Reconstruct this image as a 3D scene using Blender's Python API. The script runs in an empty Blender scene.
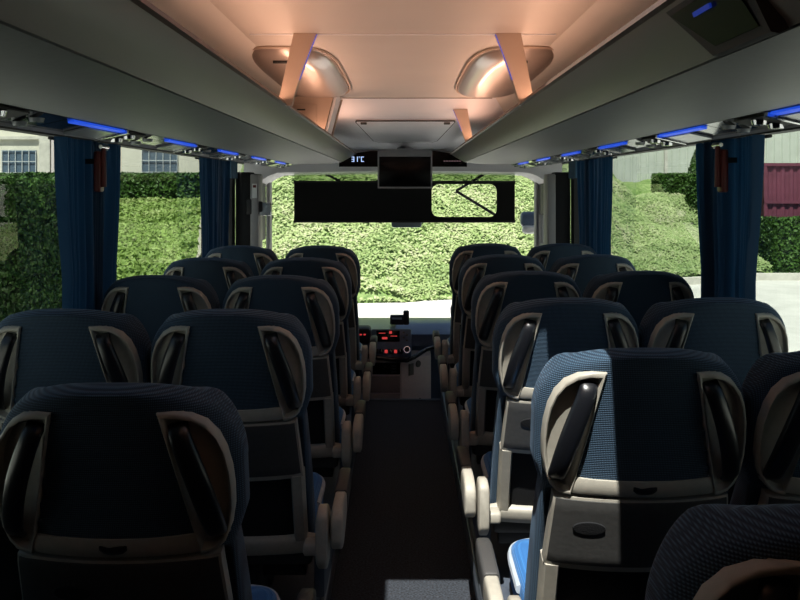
import bpy, bmesh, math, random
from mathutils import Vector, Matrix, noise
random.seed(7)
SC = bpy.context.scene
COL = SC.collection
EYE = 1.5
F = 787.0

# ------------------------------------------------------------------ camera
cam_d = bpy.data.cameras.new('camera')
cam = bpy.data.objects.new('camera', cam_d)
COL.objects.link(cam)
cam.location = (0, 0, EYE)
cam.rotation_euler = (math.radians(90), 0, 0)
cam_d.sensor_fit = 'HORIZONTAL'
cam_d.sensor_width = 36
cam_d.lens = 36 * F / 800
cam_d.shift_x = -3 / 800
cam_d.shift_y = -113 / 800
cam_d.clip_start = 0.02
cam_d.clip_end = 300
SC.camera = cam

# ------------------------------------------------------------------ world, sun, exposure
SUN_DIR = Vector((0.195, 1.0, -1.95)).normalized()       # direction the light travels
world = bpy.data.worlds.new('sky'); SC.world = world
world.use_nodes = True
wn = world.node_tree; wn.nodes.clear()
sky = wn.nodes.new('ShaderNodeTexSky')
sky.sky_type = 'NISHITA'
sky.sun_disc = False
sky.sun_elevation = math.asin(-SUN_DIR.z)
sky.sun_rotation = math.atan2(-SUN_DIR.x, -SUN_DIR.y)
bg = wn.nodes.new('ShaderNodeBackground'); bg.inputs[1].default_value = 0.085
wo = wn.nodes.new('ShaderNodeOutputWorld')
wn.links.new(sky.outputs[0], bg.inputs[0]); wn.links.new(bg.outputs[0], wo.inputs[0])

sl = bpy.data.lights.new('sun', 'SUN'); sl.energy = 9.0; sl.angle = math.radians(0.5)
sl.color = (1.0, 0.95, 0.86)
so = bpy.data.objects.new('sun', sl); COL.objects.link(so)
so.rotation_euler = SUN_DIR.to_track_quat('-Z', 'Y').to_euler()
so.location = (-3, -10, 18)

RACK_LIGHT = 3.9
SC.view_settings.view_transform = 'Standard'
SC.view_settings.look = 'None'
SC.view_settings.exposure = 0.36
SC.view_settings.gamma = 1.0
SC.view_settings.use_curve_mapping = False
SC.cycles.use_denoising = True
SC.cycles.max_bounces = 10
SC.cycles.transparent_max_bounces = 16
SC.cycles.sample_clamp_indirect = 6

# ------------------------------------------------------------------ materials
def new_mat(name):
    m = bpy.data.materials.new(name); m.use_nodes = True
    nt = m.node_tree
    return m, nt, nt.nodes['Principled BSDF'], nt.nodes['Material Output']

def mat(name, col, rough=0.5, metal=0.0, var=0.0, scale=30.0, bump=0.0, spec=0.5, emit=None, estr=0.0, coat=0.0, sheen=0.0):
    m, nt, b, o = new_mat(name)
    b.inputs['Base Color'].default_value = (*col, 1)
    b.inputs['Roughness'].default_value = rough
    b.inputs['Metallic'].default_value = metal
    b.inputs['Specular IOR Level'].default_value = spec
    if coat: b.inputs['Coat Weight'].default_value = coat; b.inputs['Coat Roughness'].default_value = 0.08
    if sheen: b.inputs['Sheen Weight'].default_value = sheen; b.inputs['Sheen Roughness'].default_value = 0.5
    if emit:
        b.inputs['Emission Color'].default_value = (*emit, 1); b.inputs['Emission Strength'].default_value = estr
    if var or bump:
        tc = nt.nodes.new('ShaderNodeTexCoord'); n = nt.nodes.new('ShaderNodeTexNoise')
        n.inputs['Scale'].default_value = scale; n.inputs['Detail'].default_value = 4
        nt.links.new(tc.outputs['Object'], n.inputs['Vector'])
        if var:
            r = nt.nodes.new('ShaderNodeValToRGB')
            r.color_ramp.elements[0].position = 0.3; r.color_ramp.elements[1].position = 0.7
            r.color_ramp.elements[0].color = (*[c * (1 - var) for c in col], 1)
            r.color_ramp.elements[1].color = (*[min(1, c * (1 + var)) for c in col], 1)
            nt.links.new(n.outputs['Fac'], r.inputs['Fac']); nt.links.new(r.outputs['Color'], b.inputs['Base Color'])
        if bump:
            bp = nt.nodes.new('ShaderNodeBump'); bp.inputs['Strength'].default_value = bump; bp.inputs['Distance'].default_value = 0.003
            nt.links.new(n.outputs['Fac'], bp.inputs['Height']); nt.links.new(bp.outputs['Normal'], b.inputs['Normal'])
    return m

def rib_fabric(name, col, light, ribs=150.0):
    """navy upholstery with fine horizontal ribs and a woven speckle"""
    m, nt, b, o = new_mat(name)
    tc = nt.nodes.new('ShaderNodeTexCoord')
    mp = nt.nodes.new('ShaderNodeMapping'); nt.links.new(tc.outputs['Object'], mp.inputs['Vector'])
    w = nt.nodes.new('ShaderNodeTexWave'); w.wave_type = 'BANDS'; w.bands_direction = 'Z'
    w.inputs['Scale'].default_value = ribs / 3.14; w.inputs['Distortion'].default_value = 0.4
    w.inputs['Detail'].default_value = 1
    w2 = nt.nodes.new('ShaderNodeTexWave'); w2.wave_type = 'BANDS'; w2.bands_direction = 'X'
    w2.inputs['Scale'].default_value = ribs / 2.6; w2.inputs['Distortion'].default_value = 0.3
    nt.links.new(mp.outputs[0], w.inputs['Vector']); nt.links.new(mp.outputs[0], w2.inputs['Vector'])
    mx = nt.nodes.new('ShaderNodeMath'); mx.operation = 'MULTIPLY'
    nt.links.new(w.outputs['Fac'], mx.inputs[0]); nt.links.new(w2.outputs['Fac'], mx.inputs[1])
    r = nt.nodes.new('ShaderNodeValToRGB')
    r.color_ramp.elements[0].color = (*col, 1); r.color_ramp.elements[1].color = (*light, 1)
    nt.links.new(mx.outputs[0], r.inputs['Fac']); nt.links.new(r.outputs['Color'], b.inputs['Base Color'])
    bp = nt.nodes.new('ShaderNodeBump'); bp.inputs['Strength'].default_value = 0.6; bp.inputs['Distance'].default_value = 0.002
    nt.links.new(w.outputs['Fac'], bp.inputs['Height']); nt.links.new(bp.outputs['Normal'], b.inputs['Normal'])
    b.inputs['Roughness'].default_value = 0.85
    b.inputs['Sheen Weight'].default_value = 0.25; b.inputs['Sheen Roughness'].default_value = 0.4
    b.inputs['Sheen Tint'].default_value = (0.5, 0.7, 1.0, 1)
    return m

def glass_mat(name, tint, gloss=1.0):
    m = bpy.data.materials.new(name); m.use_nodes = True
    nt = m.node_tree; nt.nodes.clear()
    o = nt.nodes.new('ShaderNodeOutputMaterial')
    t = nt.nodes.new('ShaderNodeBsdfTransparent'); t.inputs[0].default_value = (*tint, 1)
    g = nt.nodes.new('ShaderNodeBsdfGlossy'); g.inputs['Roughness'].default_value = 0.0
    g.inputs['Color'].default_value = (gloss, gloss, gloss, 1)
    lw = nt.nodes.new('ShaderNodeLayerWeight'); lw.inputs['Blend'].default_value = 0.5
    pw = nt.nodes.new('ShaderNodeMath'); pw.operation = 'POWER'; pw.inputs[1].default_value = 5.0
    nt.links.new(lw.outputs['Facing'], pw.inputs[0])
    f = nt.nodes.new('ShaderNodeMath'); f.operation = 'MULTIPLY_ADD'; f.inputs[1].default_value = 0.9; f.inputs[2].default_value = 0.06
    nt.links.new(pw.outputs[0], f.inputs[0])
    mx = nt.nodes.new('ShaderNodeMixShader')
    nt.links.new(f.outputs[0], mx.inputs[0]); nt.links.new(t.outputs[0], mx.inputs[1]); nt.links.new(g.outputs[0], mx.inputs[2])
    nt.links.new(mx.outputs[0], o.inputs[0])
    return m

def leaf_mat(name, cols, scale, rough=0.55, trans=0.0, big=0.5):
    m, nt, b, o = new_mat(name)
    tc = nt.nodes.new('ShaderNodeTexCoord')
    n = nt.nodes.new('ShaderNodeTexNoise'); n.inputs['Scale'].default_value = scale; n.inputs['Detail'].default_value = 3
    n2 = nt.nodes.new('ShaderNodeTexNoise'); n2.inputs['Scale'].default_value = big; n2.inputs['Detail'].default_value = 3
    nt.links.new(tc.outputs['Object'], n.inputs['Vector']); nt.links.new(tc.outputs['Object'], n2.inputs['Vector'])
    mx = nt.nodes.new('ShaderNodeMix'); mx.inputs[0].default_value = 0.45
    nt.links.new(n.outputs['Fac'], mx.inputs[2]); nt.links.new(n2.outputs['Fac'], mx.inputs[3])
    r = nt.nodes.new('ShaderNodeValToRGB')
    while len(r.color_ramp.elements) < len(cols): r.color_ramp.elements.new(0.5)
    for i, c in enumerate(cols):
        r.color_ramp.elements[i].position = 0.36 + 0.28 * i / (len(cols) - 1)
        r.color_ramp.elements[i].color = (*c, 1)
    nt.links.new(mx.outputs[0], r.inputs['Fac']); nt.links.new(r.outputs['Color'], b.inputs['Base Color'])
    b.inputs['Roughness'].default_value = rough
    b.inputs['Specular IOR Level'].default_value = 0.3
    return m

M = {}
M['fabric'] = rib_fabric('navy_ribbed_upholstery', (0.005, 0.018, 0.038), (0.065, 0.135, 0.21), 230)
M['cushion'] = rib_fabric('blue_cushion_upholstery', (0.02, 0.12, 0.34), (0.04, 0.2, 0.5), 220)
M['piping'] = mat('pale_seat_trim', (0.38, 0.44, 0.5), 0.6, var=.1)
M['shell'] = mat('warm_grey_seat_plastic', (0.39, 0.37, 0.315), 0.5, var=0.06, scale=60, bump=0.1)
M['panel'] = mat('dark_grey_seat_plastic', (0.06, 0.06, 0.058), 0.6, var=0.08, scale=90, bump=0.15)
M['handle'] = mat('black_grip_plastic', (0.008, 0.009, 0.012), 0.3, spec=0.6)
M['pocket'] = mat('black_net_pocket', (0.006, 0.007, 0.009), 0.95, bump=0.5, scale=300)
M['armpad'] = mat('dark_armrest_pad', (0.05, 0.05, 0.05), 0.55, bump=.2, scale=200)
M['carpet'] = mat('charcoal_speckled_carpet', (0.022, 0.027, 0.036), 0.95, var=0.85, scale=130, bump=0.8)
M['podium'] = mat('grey_blue_podium_side', (0.06, 0.075, 0.1), 0.6, var=.1)
M['metal'] = mat('brushed_aluminium_strip', (0.2, 0.23, 0.27), 0.5, metal=1.0)
M['wall'] = mat('dark_grey_side_lining', (0.05, 0.052, 0.06), 0.8, var=.1, scale=40)
M['ceiling'] = mat('cream_ceiling_lining', (0.62, 0.55, 0.5), 0.55, var=0.03, scale=3, bump=.05)
M['front_ceiling'] = mat('pale_lilac_grey_plastic', (0.84, 0.82, 0.88), 0.5, var=0.03, scale=4)
M['rack'] = mat('grey_rack_lining', (0.23, 0.24, 0.235), 0.5, var=0.04, scale=50, spec=.7)
M['rack_face'] = mat('silvery_rack_face', (0.13, 0.13, 0.122), 0.38, var=0.03, scale=8, spec=.9)
M['cab_floor'] = mat('grey_cab_vinyl', (0.42, 0.41, 0.43), 0.6, var=.1)
M['lip'] = mat('brown_rack_edge', (0.13, 0.085, 0.065), 0.5)
M['bracket'] = mat('beige_bracket_plastic', (0.5, 0.38, 0.3), 0.5)
M['pod'] = mat('satin_bronze_pod', (0.42, 0.34, 0.3), 0.3, metal=0.35, coat=.3)
M['black'] = mat('matt_black_plastic', (0.01, 0.01, 0.011), 0.6)
M['gloss_black'] = mat('gloss_black_plastic', (0.008, 0.008, 0.01), 0.12, coat=.5)
M['chrome'] = mat('chrome_trim', (0.75, 0.75, 0.78), 0.15, metal=1)
M['blue_led'] = mat('blue_light_strip', (0.01, 0.03, 0.2), 0.4, emit=(0.02, 0.11, 0.95), estr=0.5)
M['dim_blue'] = mat('dim_blue_indicator', (0.01, 0.03, 0.15), 0.4, emit=(0.02, 0.08, 0.8), estr=0.15)
M['dim_pink'] = mat('dim_pink_indicator', (0.15, 0.08, 0.09), 0.4, emit=(0.8, 0.5, 0.55), estr=0.15)
M['lamp_lens'] = mat('clear_reading_lens', (0.28, 0.3, 0.32), 0.15)
M['pillar'] = mat('dark_window_pillar', (0.02, 0.022, 0.026), 0.7)
M['grey_pillar'] = mat('light_grey_pillar_trim', (0.33, 0.32, 0.32), 0.55)
M['white_trim'] = mat('white_lilac_windscreen_trim', (0.84, 0.83, 0.87), 0.5)
M['dash_top'] = mat('navy_grey_dashboard', (0.10, 0.14, 0.22), 0.28, var=.05)
M['dash_box'] = mat('taupe_grey_console_plastic', (0.62, 0.55, 0.55), 0.55, var=.04)
M['dash_box_dark'] = mat('dark_taupe_drawer_plastic', (0.24, 0.21, 0.21), 0.55, var=.04)
M['red_led'] = mat('red_display_light', (0.2, 0.01, 0.01), 0.4, emit=(1.0, 0.08, 0.08), estr=.4)
M['pale_led'] = mat('pale_blue_display_light', (0.2, 0.3, 0.4), 0.4, emit=(0.5, 0.65, 1.0), estr=.8)
M['screen'] = mat('black_screen_glass', (0.002, 0.002, 0.003), 0.25, spec=.2)
M['tv_frame'] = mat('grey_monitor_frame', (0.33, 0.33, 0.36), 0.5)
M['blind'] = mat('black_blind_cloth', (0.006, 0.006, 0.007), 0.95)
M['red'] = mat('red_hammer_plastic', (0.12, 0.012, 0.01), 0.4)
M['glass_side'] = glass_mat('tinted_side_glass', (0.50, 0.56, 0.52), 0.7)
M['glass_front'] = glass_mat('clear_windscreen_glass', (0.93, 0.95, 0.93), 0.5)
M['glass_hatch'] = glass_mat('hatch_glass', (0.8, 0.82, 0.84), 1.0)
M['glass_tint'] = glass_mat('green_shade_band', (0.34, 0.42, 0.3), 0.4)
M['white_paint'] = mat('white_paint', (0.8, 0.8, 0.8), .4)
M['mirror'] = mat('pale_mirror_glass', (0.55, 0.6, 0.65), 0.15, metal=.5)
M['blue_blind'] = mat('blue_side_blind', (0.05, 0.12, 0.2), 0.8)

def curtain_material():
    m, nt, b, o = new_mat('blue_curtain_cloth')
    b.inputs['Base Color'].default_value = (0.008, 0.042, 0.095, 1)
    b.inputs['Roughness'].default_value = 0.85
    b.inputs['Sheen Weight'].default_value = 0.1
    tr = nt.nodes.new('ShaderNodeBsdfTranslucent'); tr.inputs[0].default_value = (0.02, 0.13, 0.32, 1)
    mx = nt.nodes.new('ShaderNodeMixShader'); mx.inputs[0].default_value = 0.13
    nt.links.new(b.outputs[0], mx.inputs[1]); nt.links.new(tr.outputs[0], mx.inputs[2]); nt.links.new(mx.outputs[0], o.inputs[0])
    return m
M['curtain'] = curtain_material()
M['asphalt'] = mat('pale_grey_asphalt', (0.55, 0.54, 0.52), 0.9, var=0.12, scale=1.2, bump=.2)
M['kerb'] = mat('pale_concrete_kerb', (0.55, 0.53, 0.48), 0.9, var=.15, scale=4)
M['soil'] = leaf_mat('leafy_hillside_ground', [(0.05, 0.1, 0.02), (0.12, 0.2, 0.05), (0.2, 0.27, 0.1)], 6)
M['ivy'] = leaf_mat('bright_ivy_leaves', [(0.12, 0.19, 0.06), (0.20, 0.28, 0.10), (0.27, 0.33, 0.15), (0.35, 0.36, 0.23)], 9, big=.9)
M['grass'] = leaf_mat('sunlit_grass', [(0.1, 0.17, 0.03), (0.2, 0.3, 0.07), (0.3, 0.36, 0.14)], 5)
M['hedge'] = leaf_mat('dark_trimmed_hedge_leaves', [(0.014, 0.042, 0.006), (0.035, 0.09, 0.012), (0.07, 0.15, 0.025)], 14, big=1.2)
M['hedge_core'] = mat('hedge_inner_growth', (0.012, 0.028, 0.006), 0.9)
M['render'] = mat('cream_rendered_wall', (0.62, 0.6, 0.52), 0.9, var=.06, scale=1.5)
M['cladding'] = mat('pale_green_grey_cladding', (0.5, 0.54, 0.48), 0.8, var=.06, scale=2)
M['win_glass'] = mat('blue_grey_window_glass', (0.08, 0.12, 0.17), 0.2)
M['bars'] = mat('pale_window_bars', (0.5, 0.53, 0.55), 0.6)
M['maroon'] = mat('maroon_painted_steel', (0.13, 0.03, 0.055), 0.6, var=.15, scale=3)

# ------------------------------------------------------------------ mesh helpers
def link(name, bm_or_me, m, parent=None, smooth=True, ang=40, kind=None):
    if isinstance(bm_or_me, bmesh.types.BMesh):
        bmesh.ops.recalc_face_normals(bm_or_me, faces=bm_or_me.faces)
        me = bpy.data.meshes.new(name); bm_or_me.to_mesh(me); bm_or_me.free()
    else: me = bm_or_me
    mats = m if isinstance(m, (list, tuple)) else [m]
    for x in mats: me.materials.append(x)
    if smooth:
        me.polygons.foreach_set('use_smooth', [True] * len(me.polygons))
        me.set_sharp_from_angle(angle=math.radians(ang))
    o = bpy.data.objects.new(name, me); COL.objects.link(o)
    if parent: o.parent = parent
    if kind: o['kind'] = kind
    return o

def BM(): return bmesh.new()

def box(bm, lo, hi, bev=0.0, seg=2, mi=0, M4=None):
    lo = Vector(lo); hi = Vector(hi)
    r = bmesh.ops.create_cube(bm, size=1.0)
    vs = r['verts']
    c = (lo + hi) / 2; d = hi - lo
    for v in vs: v.co = Vector((v.co.x * d.x, v.co.y * d.y, v.co.z * d.z)) + c
    fs = set(f for v in vs for f in v.link_faces)
    for f in fs: f.material_index = mi
    if bev > 0:
        es = list(set(e for v in vs for e in v.link_edges))
        rr = bmesh.ops.bevel(bm, geom=es, offset=min(bev, min(abs(d.x), abs(d.y), abs(d.z)) * 0.49), segments=seg, profile=0.5, affect='EDGES')
        vs = list(set(rr['verts']) | set(v for f in rr['faces'] for v in f.verts))
    if M4 is not None:
        for v in set(vs): v.co = M4 @ v.co
    return vs

def prism(bm, pts, y0, y1, axis='y', mi=0):
    """extrude a closed (a,b) outline between two values of an axis"""
    def mk(a, b, t):
        return {'y': (a, t, b), 'x': (t, a, b), 'z': (a, b, t)}[axis]
    va = [bm.verts.new(mk(a, b, y0)) for a, b in pts]
    vb = [bm.verts.new(mk(a, b, y1)) for a, b in pts]
    n = len(pts)
    for i in range(n):
        f = bm.faces.new((va[i], va[(i + 1) % n], vb[(i + 1) % n], vb[i])); f.material_index = mi
    f = bm.faces.new(va[::-1]); f.material_index = mi
    f = bm.faces.new(vb); f.material_index = mi
    return va + vb

def tube(bm, pts, r, n=10, mi=0, cap=True):
    pts = [Vector(p) for p in pts]
    rs = r if isinstance(r, (list, tuple)) else [r] * len(pts)
    rings = []
    up = Vector((0, 0, 1))
    t0 = (pts[1] - pts[0]).normalized()
    if abs(t0.dot(up)) > .95: up = Vector((1, 0, 0))
    a = t0.cross(up).normalized()
    for i, p in enumerate(pts):
        t = (pts[min(i + 1, len(pts) - 1)] - pts[max(i - 1, 0)]).normalized()
        a = (a - t * a.dot(t)).normalized(); b = t.cross(a)
        rings.append([bm.verts.new(p + (a * math.cos(2 * math.pi * k / n) + b * math.sin(2 * math.pi * k / n)) * rs[i]) for k in range(n)])
    for i in range(len(rings) - 1):
        for k in range(n):
            f = bm.faces.new((rings[i][k], rings[i][(k + 1) % n], rings[i + 1][(k + 1) % n], rings[i + 1][k])); f.material_index = mi
    if cap:
        bm.faces.new(rings[0][::-1]); bm.faces.new(rings[-1])

def loft(bm, rings, closed=True, cap0=True, cap1=True, mi=0):
    R = [[bm.verts.new(p) for p in ring] for ring in rings]
    n = len(R[0])
    for i in range(len(R) - 1):
        for k in range(n if closed else n - 1):
            f = bm.faces.new((R[i][k], R[i][(k + 1) % n], R[i + 1][(k + 1) % n], R[i + 1][k])); f.material_index = mi
    if cap0: bm.faces.new(R[0][::-1]).material_index = mi
    if cap1: bm.faces.new(R[-1]).material_index = mi
    return R

def tag(o, label, cat, group=None):
    o['label'] = label; o['category'] = cat
    if group: o['group'] = group
    return o

def empty(name, loc=(0, 0, 0), rz=0.0, label=None, cat=None, group=None):
    o = bpy.data.objects.new(name, None); COL.objects.link(o)
    o.location = loc; o.rotation_euler = (0, 0, rz); o.empty_display_size = 0.1
    if label: tag(o, label, cat, group)
    return o

def copy_tree(o, parent=None):
    c = o.copy(); COL.objects.link(c)
    if parent: c.parent = parent
    for ch in list(o.children): copy_tree(ch, c)
    return c

# ------------------------------------------------------------------ coach shell
W = 1.30          # half width inside
YB, YF = -1.3, 5.55
# floor: aisle plus the two seat podiums, lower cab floor
bm = BM(); box(bm, (-W - .06, YB, -0.06), (W + .06, YF, 0.0))
link('floor', bm, M['carpet'], kind='structure')
bm = BM(); box(bm, (-W, YF, -0.46), (W, 7.05, -0.40))
link('floor', bm, M['cab_floor'], kind='structure')
for s, nm in ((-1, 'left'), (1, 'right')):
    bm = BM()
    x0, x1 = (0.272, W) if s > 0 else (-W, -0.272)
    box(bm, (x0, YB, 0.0), (x1, YF, 0.10), .006)
    link('trim_podium_' + nm, bm, M['podium'], kind='structure')
    bm = BM(); box(bm, (s * .2705 - .006, YB, 0.001), (s * .2705 + .006, YF + .004, 0.108), .003)
    link('trim_aisle_edge_' + nm, bm, M['metal'], kind='structure')
bm = BM(); box(bm, (-.264, YF - .03, 0.0), (.264, YF + .01, 0.006), .002)
box(bm, (-W, YF, -.40), (W, YF + .012, -.0), 0)
link('trim_step_edge', bm, M['podium'], kind='structure')
# side walls: below glass and above glass
GL0, GL1 = 0.72, 1.705
for s, nm in ((-1, 'left'), (1, 'right')):
    bm = BM()
    xs = sorted((s * W, s * (W + .07)))
    box(bm, (xs[0], YB, -.46), (xs[1], 5.98, GL0)); box(bm, (xs[0], 5.98, -.46), (xs[1], 7.0, -.25)); box(bm, (xs[0], 5.97, -.3), (xs[1], 6.05, GL1)); box(bm, (xs[0], 6.88, -.2), (xs[1], 7.0, GL1))
    box(bm, (xs[0], YB, GL1), (xs[1], 7.0, 2.08))
    for yc, hw in ((-.15, 1.22), (3.25, .06), (5.4, .06)):  # first span: unseen rear windows walled up to darken the seats
        box(bm, (xs[0], yc - hw, GL0 - .01), (xs[1], yc + hw, GL1 + .01))
    link('wall_' + nm, bm, M['pillar'], kind='structure')
bm = BM(); box(bm, (-W - .07, YB - .06, -.46), (W + .07, YB, 2.08))
link('wall_back', bm, M['wall'], kind='structure')
# side panes
wi = 1
for s in (-1, 1):
    ys = [(1.07, 3.19), (3.31, 5.34), (5.46, 5.98)]
    for a, b in ys:
        bm = BM(); xm = s * (W + .035)
        t = .014
        x0, x1 = sorted((s * (W - .004), s * (W + .05)))
        box(bm, (x0, a, GL0), (x1, b, GL0 + t)); box(bm, (x0, a, GL1 - t), (x1, b, GL1))
        box(bm, (x0, a, GL0 + t), (x1, a + t, GL1 - t)); box(bm, (x0, b - t, GL0 + t), (x1, b, GL1 - t))
        fr = link('window_%d' % wi, bm, M['black'], kind='structure')
        bm = BM(); vs = [bm.verts.new(p) for p in ((xm, a + t, GL0 + t), (xm, b - t, GL0 + t), (xm, b - t, GL1 - t), (xm, a + t, GL1 - t))]
        bm.faces.new(vs)
        link('pane', bm, M['glass_side'], fr, smooth=False)
        wi += 1
# ceiling with roof hatch opening behind/above the camera's first metre
HX0, HX1, HY0, HY1 = -.27, .37, .93, 1.98
bm = BM()
CZ = 2.0
box(bm, (-.60, YB, CZ), (.60, HY0, CZ + .05)); box(bm, (-.60, HY1, CZ), (.60, 4.42, CZ + .05))
box(bm, (-.60, HY0, CZ), (HX0, HY1, CZ + .05)); box(bm, (HX1, HY0, CZ), (.60, HY1, CZ + .05))
for s in (-1, 1):
    prof = [(s * .60, CZ), (s * .52, CZ - .0), (s * .62, 1.955), (s * .75, 1.90), (s * .95, 1.86), (s * 1.27, 1.82), (s * 1.27, CZ + .05), (s * .60, CZ + .05)]
    prism(bm, prof, YB, 6.3)
link('ceiling', bm, M['ceiling'], ang=25, kind='structure')
bm = BM()
for y in (2.57, ):
    box(bm, (-.50, y - .004, CZ - .004), (.50, y + .004, CZ + .001), .001)
link('trim_ceiling_seam', bm, M['white_trim'], kind='structure')  # bright highlight along the seam put in as white colour
bm = BM(); box(bm, (-.50, 4.41, CZ - .003), (.50, 4.425, CZ + .001))
link('trim_ceiling_seam', bm, M['lip'], kind='structure')
# front sloping ceiling
bm = BM()
prof = [(4.42, CZ), (4.9, 1.945), (6.0, 1.86), (6.45, 1.80), (6.45, 1.70), (6.56, 1.70), (6.56, 2.05), (4.42, 2.05)]
prism(bm, prof, -.62, .62, axis='x')
link('ceiling_front', bm, M['front_ceiling'], ang=20, kind='structure')
bm = BM()
for s in (-1, 1):
    x0, x1 = sorted((s * .62, s * 1.27))
    box(bm, (x0, 6.3, 1.78), (x1, 6.56, 2.05))
box(bm, (-1.34, 6.5, 1.86), (1.34, 7.05, 2.08))
link('ceiling_cab', bm, M['front_ceiling'], kind='structure')
# roof hatch above: frame and glass
bm = BM()
box(bm, (HX0 - .03, HY0 - .03, CZ - .006), (HX0 + .0, HY1 + .03, CZ + .09)); box(bm, (HX1, HY0 - .03, CZ - .006), (HX1 + .03, HY1 + .03, CZ + .09))
box(bm, (HX0, HY0 - .03, CZ - .006), (HX1, HY0, CZ + .09)); box(bm, (HX0, HY1, CZ - .006), (HX1, HY1 + .03, CZ + .09))
fr = link('window_roof_hatch', bm, M['black'], kind='structure')
bm = BM(); bm.faces.new([bm.verts.new(p) for p in ((HX0, HY0, CZ + .07), (HX1, HY0, CZ + .07), (HX1, HY1, CZ + .07), (HX0, HY1, CZ + .07))])
link('pane', bm, M['glass_hatch'], fr, smooth=False)

# front ceiling flap
def fz(y):
    P = [(4.42, CZ), (4.9, 1.945), (6.0, 1.86), (6.45, 1.80)]
    for (a, za), (b, zb) in zip(P, P[1:]):
        if y <= b: return za + (zb - za) * (y - a) / (b - a)
    return 1.80
t = empty('ceiling_flap', (0, 5.5, fz(5.5)), label='pale lilac-grey tapered ceiling flap above the hanging monitor', cat='ceiling panel')
bm = BM(); n = 10
outl = [(-.30, 5.06), (.33, 5.06), (.335, 5.10), (.26, 5.98), (.22, 6.05), (-.18, 6.05), (-.225, 5.98), (-.305, 5.10)]
va = [bm.verts.new((x, y - 5.5, fz(y) - .012 - fz(5.5))) for x, y in outl]; vb = [bm.verts.new((x, y - 5.5, fz(y) + .0 - fz(5.5))) for x, y in outl]
for i in range(8): bm.faces.new((va[i], va[(i + 1) % 8], vb[(i + 1) % 8], vb[i]))
bm.faces.new(va)
link('panel', bm, M['front_ceiling'], t, ang=20)
bm = BM()
for i in range(8):
    (x, y), (x2, y2) = outl[i], outl[(i + 1) % 8]
    tube(bm, [(x, y - 5.5, fz(y) - .008 - fz(5.5)), (x2, y2 - 5.5, fz(y2) - .008 - fz(5.5))], .005, 6)
link('seam', bm, M['black'], t)
for s in (-1, 1):
    bm = BM(); box(bm, (s * .27 + .015 - .02, 5.085 - 5.5, fz(5.1) - .024 - fz(5.5)), (s * .27 + .015 + .02, 5.125 - 5.5, fz(5.1) - .01 - fz(5.5)), .004)
    link('latch', bm, M['panel'], t)

# ------------------------------------------------------------------ windscreen surround
bm = BM()
# header strip and curved corner trim
def arch(x):                           # lower edge of the header
    a = abs(x) / 1.28
    return 1.625 - 0.02 * a ** 2 - (0.16 * max(0, (a - .80) / .2) ** 1.6)
N = 40
low_f, low_b, up_f, up_b = [], [], [], []
for i in range(N + 1):
    x = -1.3 + 2.6 * i / N
    yc = 6.55 - .35 * max(0, abs(x) / 1.28 - .55) ** 1.5
    z0 = arch(x); z1 = 1.70
    low_f.append(bm.verts.new((x, yc, z0 + .008))); up_f.append(bm.verts.new((x, yc - .02, z1)))
    low_b.append(bm.verts.new((x, 6.92, z0 - .01))); up_b.append(bm.verts.new((x, 6.92, 1.9)))
for i in range(N):
    bm.faces.new((low_f[i], low_f[i + 1], up_f[i + 1], up_f[i])); bm.faces.new((low_b[i], low_b[i + 1], low_f[i + 1], low_f[i]))
    bm.faces.new((up_b[i], up_b[i + 1], low_b[i + 1], low_b[i])); bm.faces.new((up_f[i], up_f[i + 1], up_b[i + 1], up_b[i]))
link('trim_windscreen_header', bm, M['white_trim'], kind='structure')
# front wall below glass + A pillars
bm = BM(); box(bm, (-1.35, 6.95, -.46), (1.35, 7.05, .12)); link('wall_front', bm, M['wall'], kind='structure')
for s, nm in ((-1, 'left'), (1, 'right')):
    bm = BM(); x0, x1 = sorted((s * 1.160, s * 1.195)); box(bm, (x0, 6.86, .1), (x1, 6.98, 1.66), .012)
    link('trim_windscreen_pillar_' + nm, bm, M['grey_pillar'], kind='structure')
bm = BM()
box(bm, (-1.3, 6.96, .10), (1.3, 6.99, .14)); box(bm, (-1.3, 6.96, 1.80), (1.3, 6.99, 1.86))
fr = link('window_windscreen', bm, M['black'], kind='structure')
bm = BM(); N = 16; ra, rb = [], []
for i in range(N + 1):
    x = -1.25 + 2.5 * i / N; y = 7.02 - .05 * (x / 1.25) ** 4
    ra.append(bm.verts.new((x, y, .12))); rb.append(bm.verts.new((x, y, 1.84)))
for i in range(N): bm.faces.new((ra[i], ra[i + 1], rb[i + 1], rb[i]))
link('pane', bm, M['glass_front'], fr)
# cab side windows (front door side and driver's side)
for s in (-1, 1):
    a, b = 6.06, 6.88; xm = s * (W + .035)
    bm = BM(); x0, x1 = sorted((s * (W - .004), s * (W + .05)))
    box(bm, (x0, a, -.25), (x1, b, -.23)); box(bm, (x0, a, GL1 - .014), (x1, b, GL1)); box(bm, (x0, a, -.23), (x1, a + .014, GL1 - .014)); box(bm, (x0, b - .014, -.23), (x1, b, GL1 - .014))
    fr = link('window_%d' % wi, bm, M['black'], kind='structure'); wi += 1
    bm = BM(); bm.faces.new([bm.verts.new(p) for p in ((xm, a, -.24), (xm, b, -.24), (xm, b, GL1), (xm, a, GL1))])
    link('pane', bm, M['glass_side'], fr, smooth=False)
# cab pillars: black side and grey facing strip
for s, nm in ((-1, 'left'), (1, 'right')):
    def X(a, b): return sorted((s * a, s * b))
    x0, x1 = X(1.172, 1.29)
    bm = BM(); box(bm, (x0, 6.06, -.4), (x1, 6.22, 1.615), .01)
    link('trim_cab_pillar_' + nm, bm, M['black'], kind='structure')
    bm = BM(); box(bm, (X(1.105, 1.170)[0], 6.02, .3), (X(1.105, 1.170)[1], 6.20, 1.60), .012)
    link('trim_cab_pillar_cover_' + nm, bm, M['grey_pillar'], kind='structure')

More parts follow.
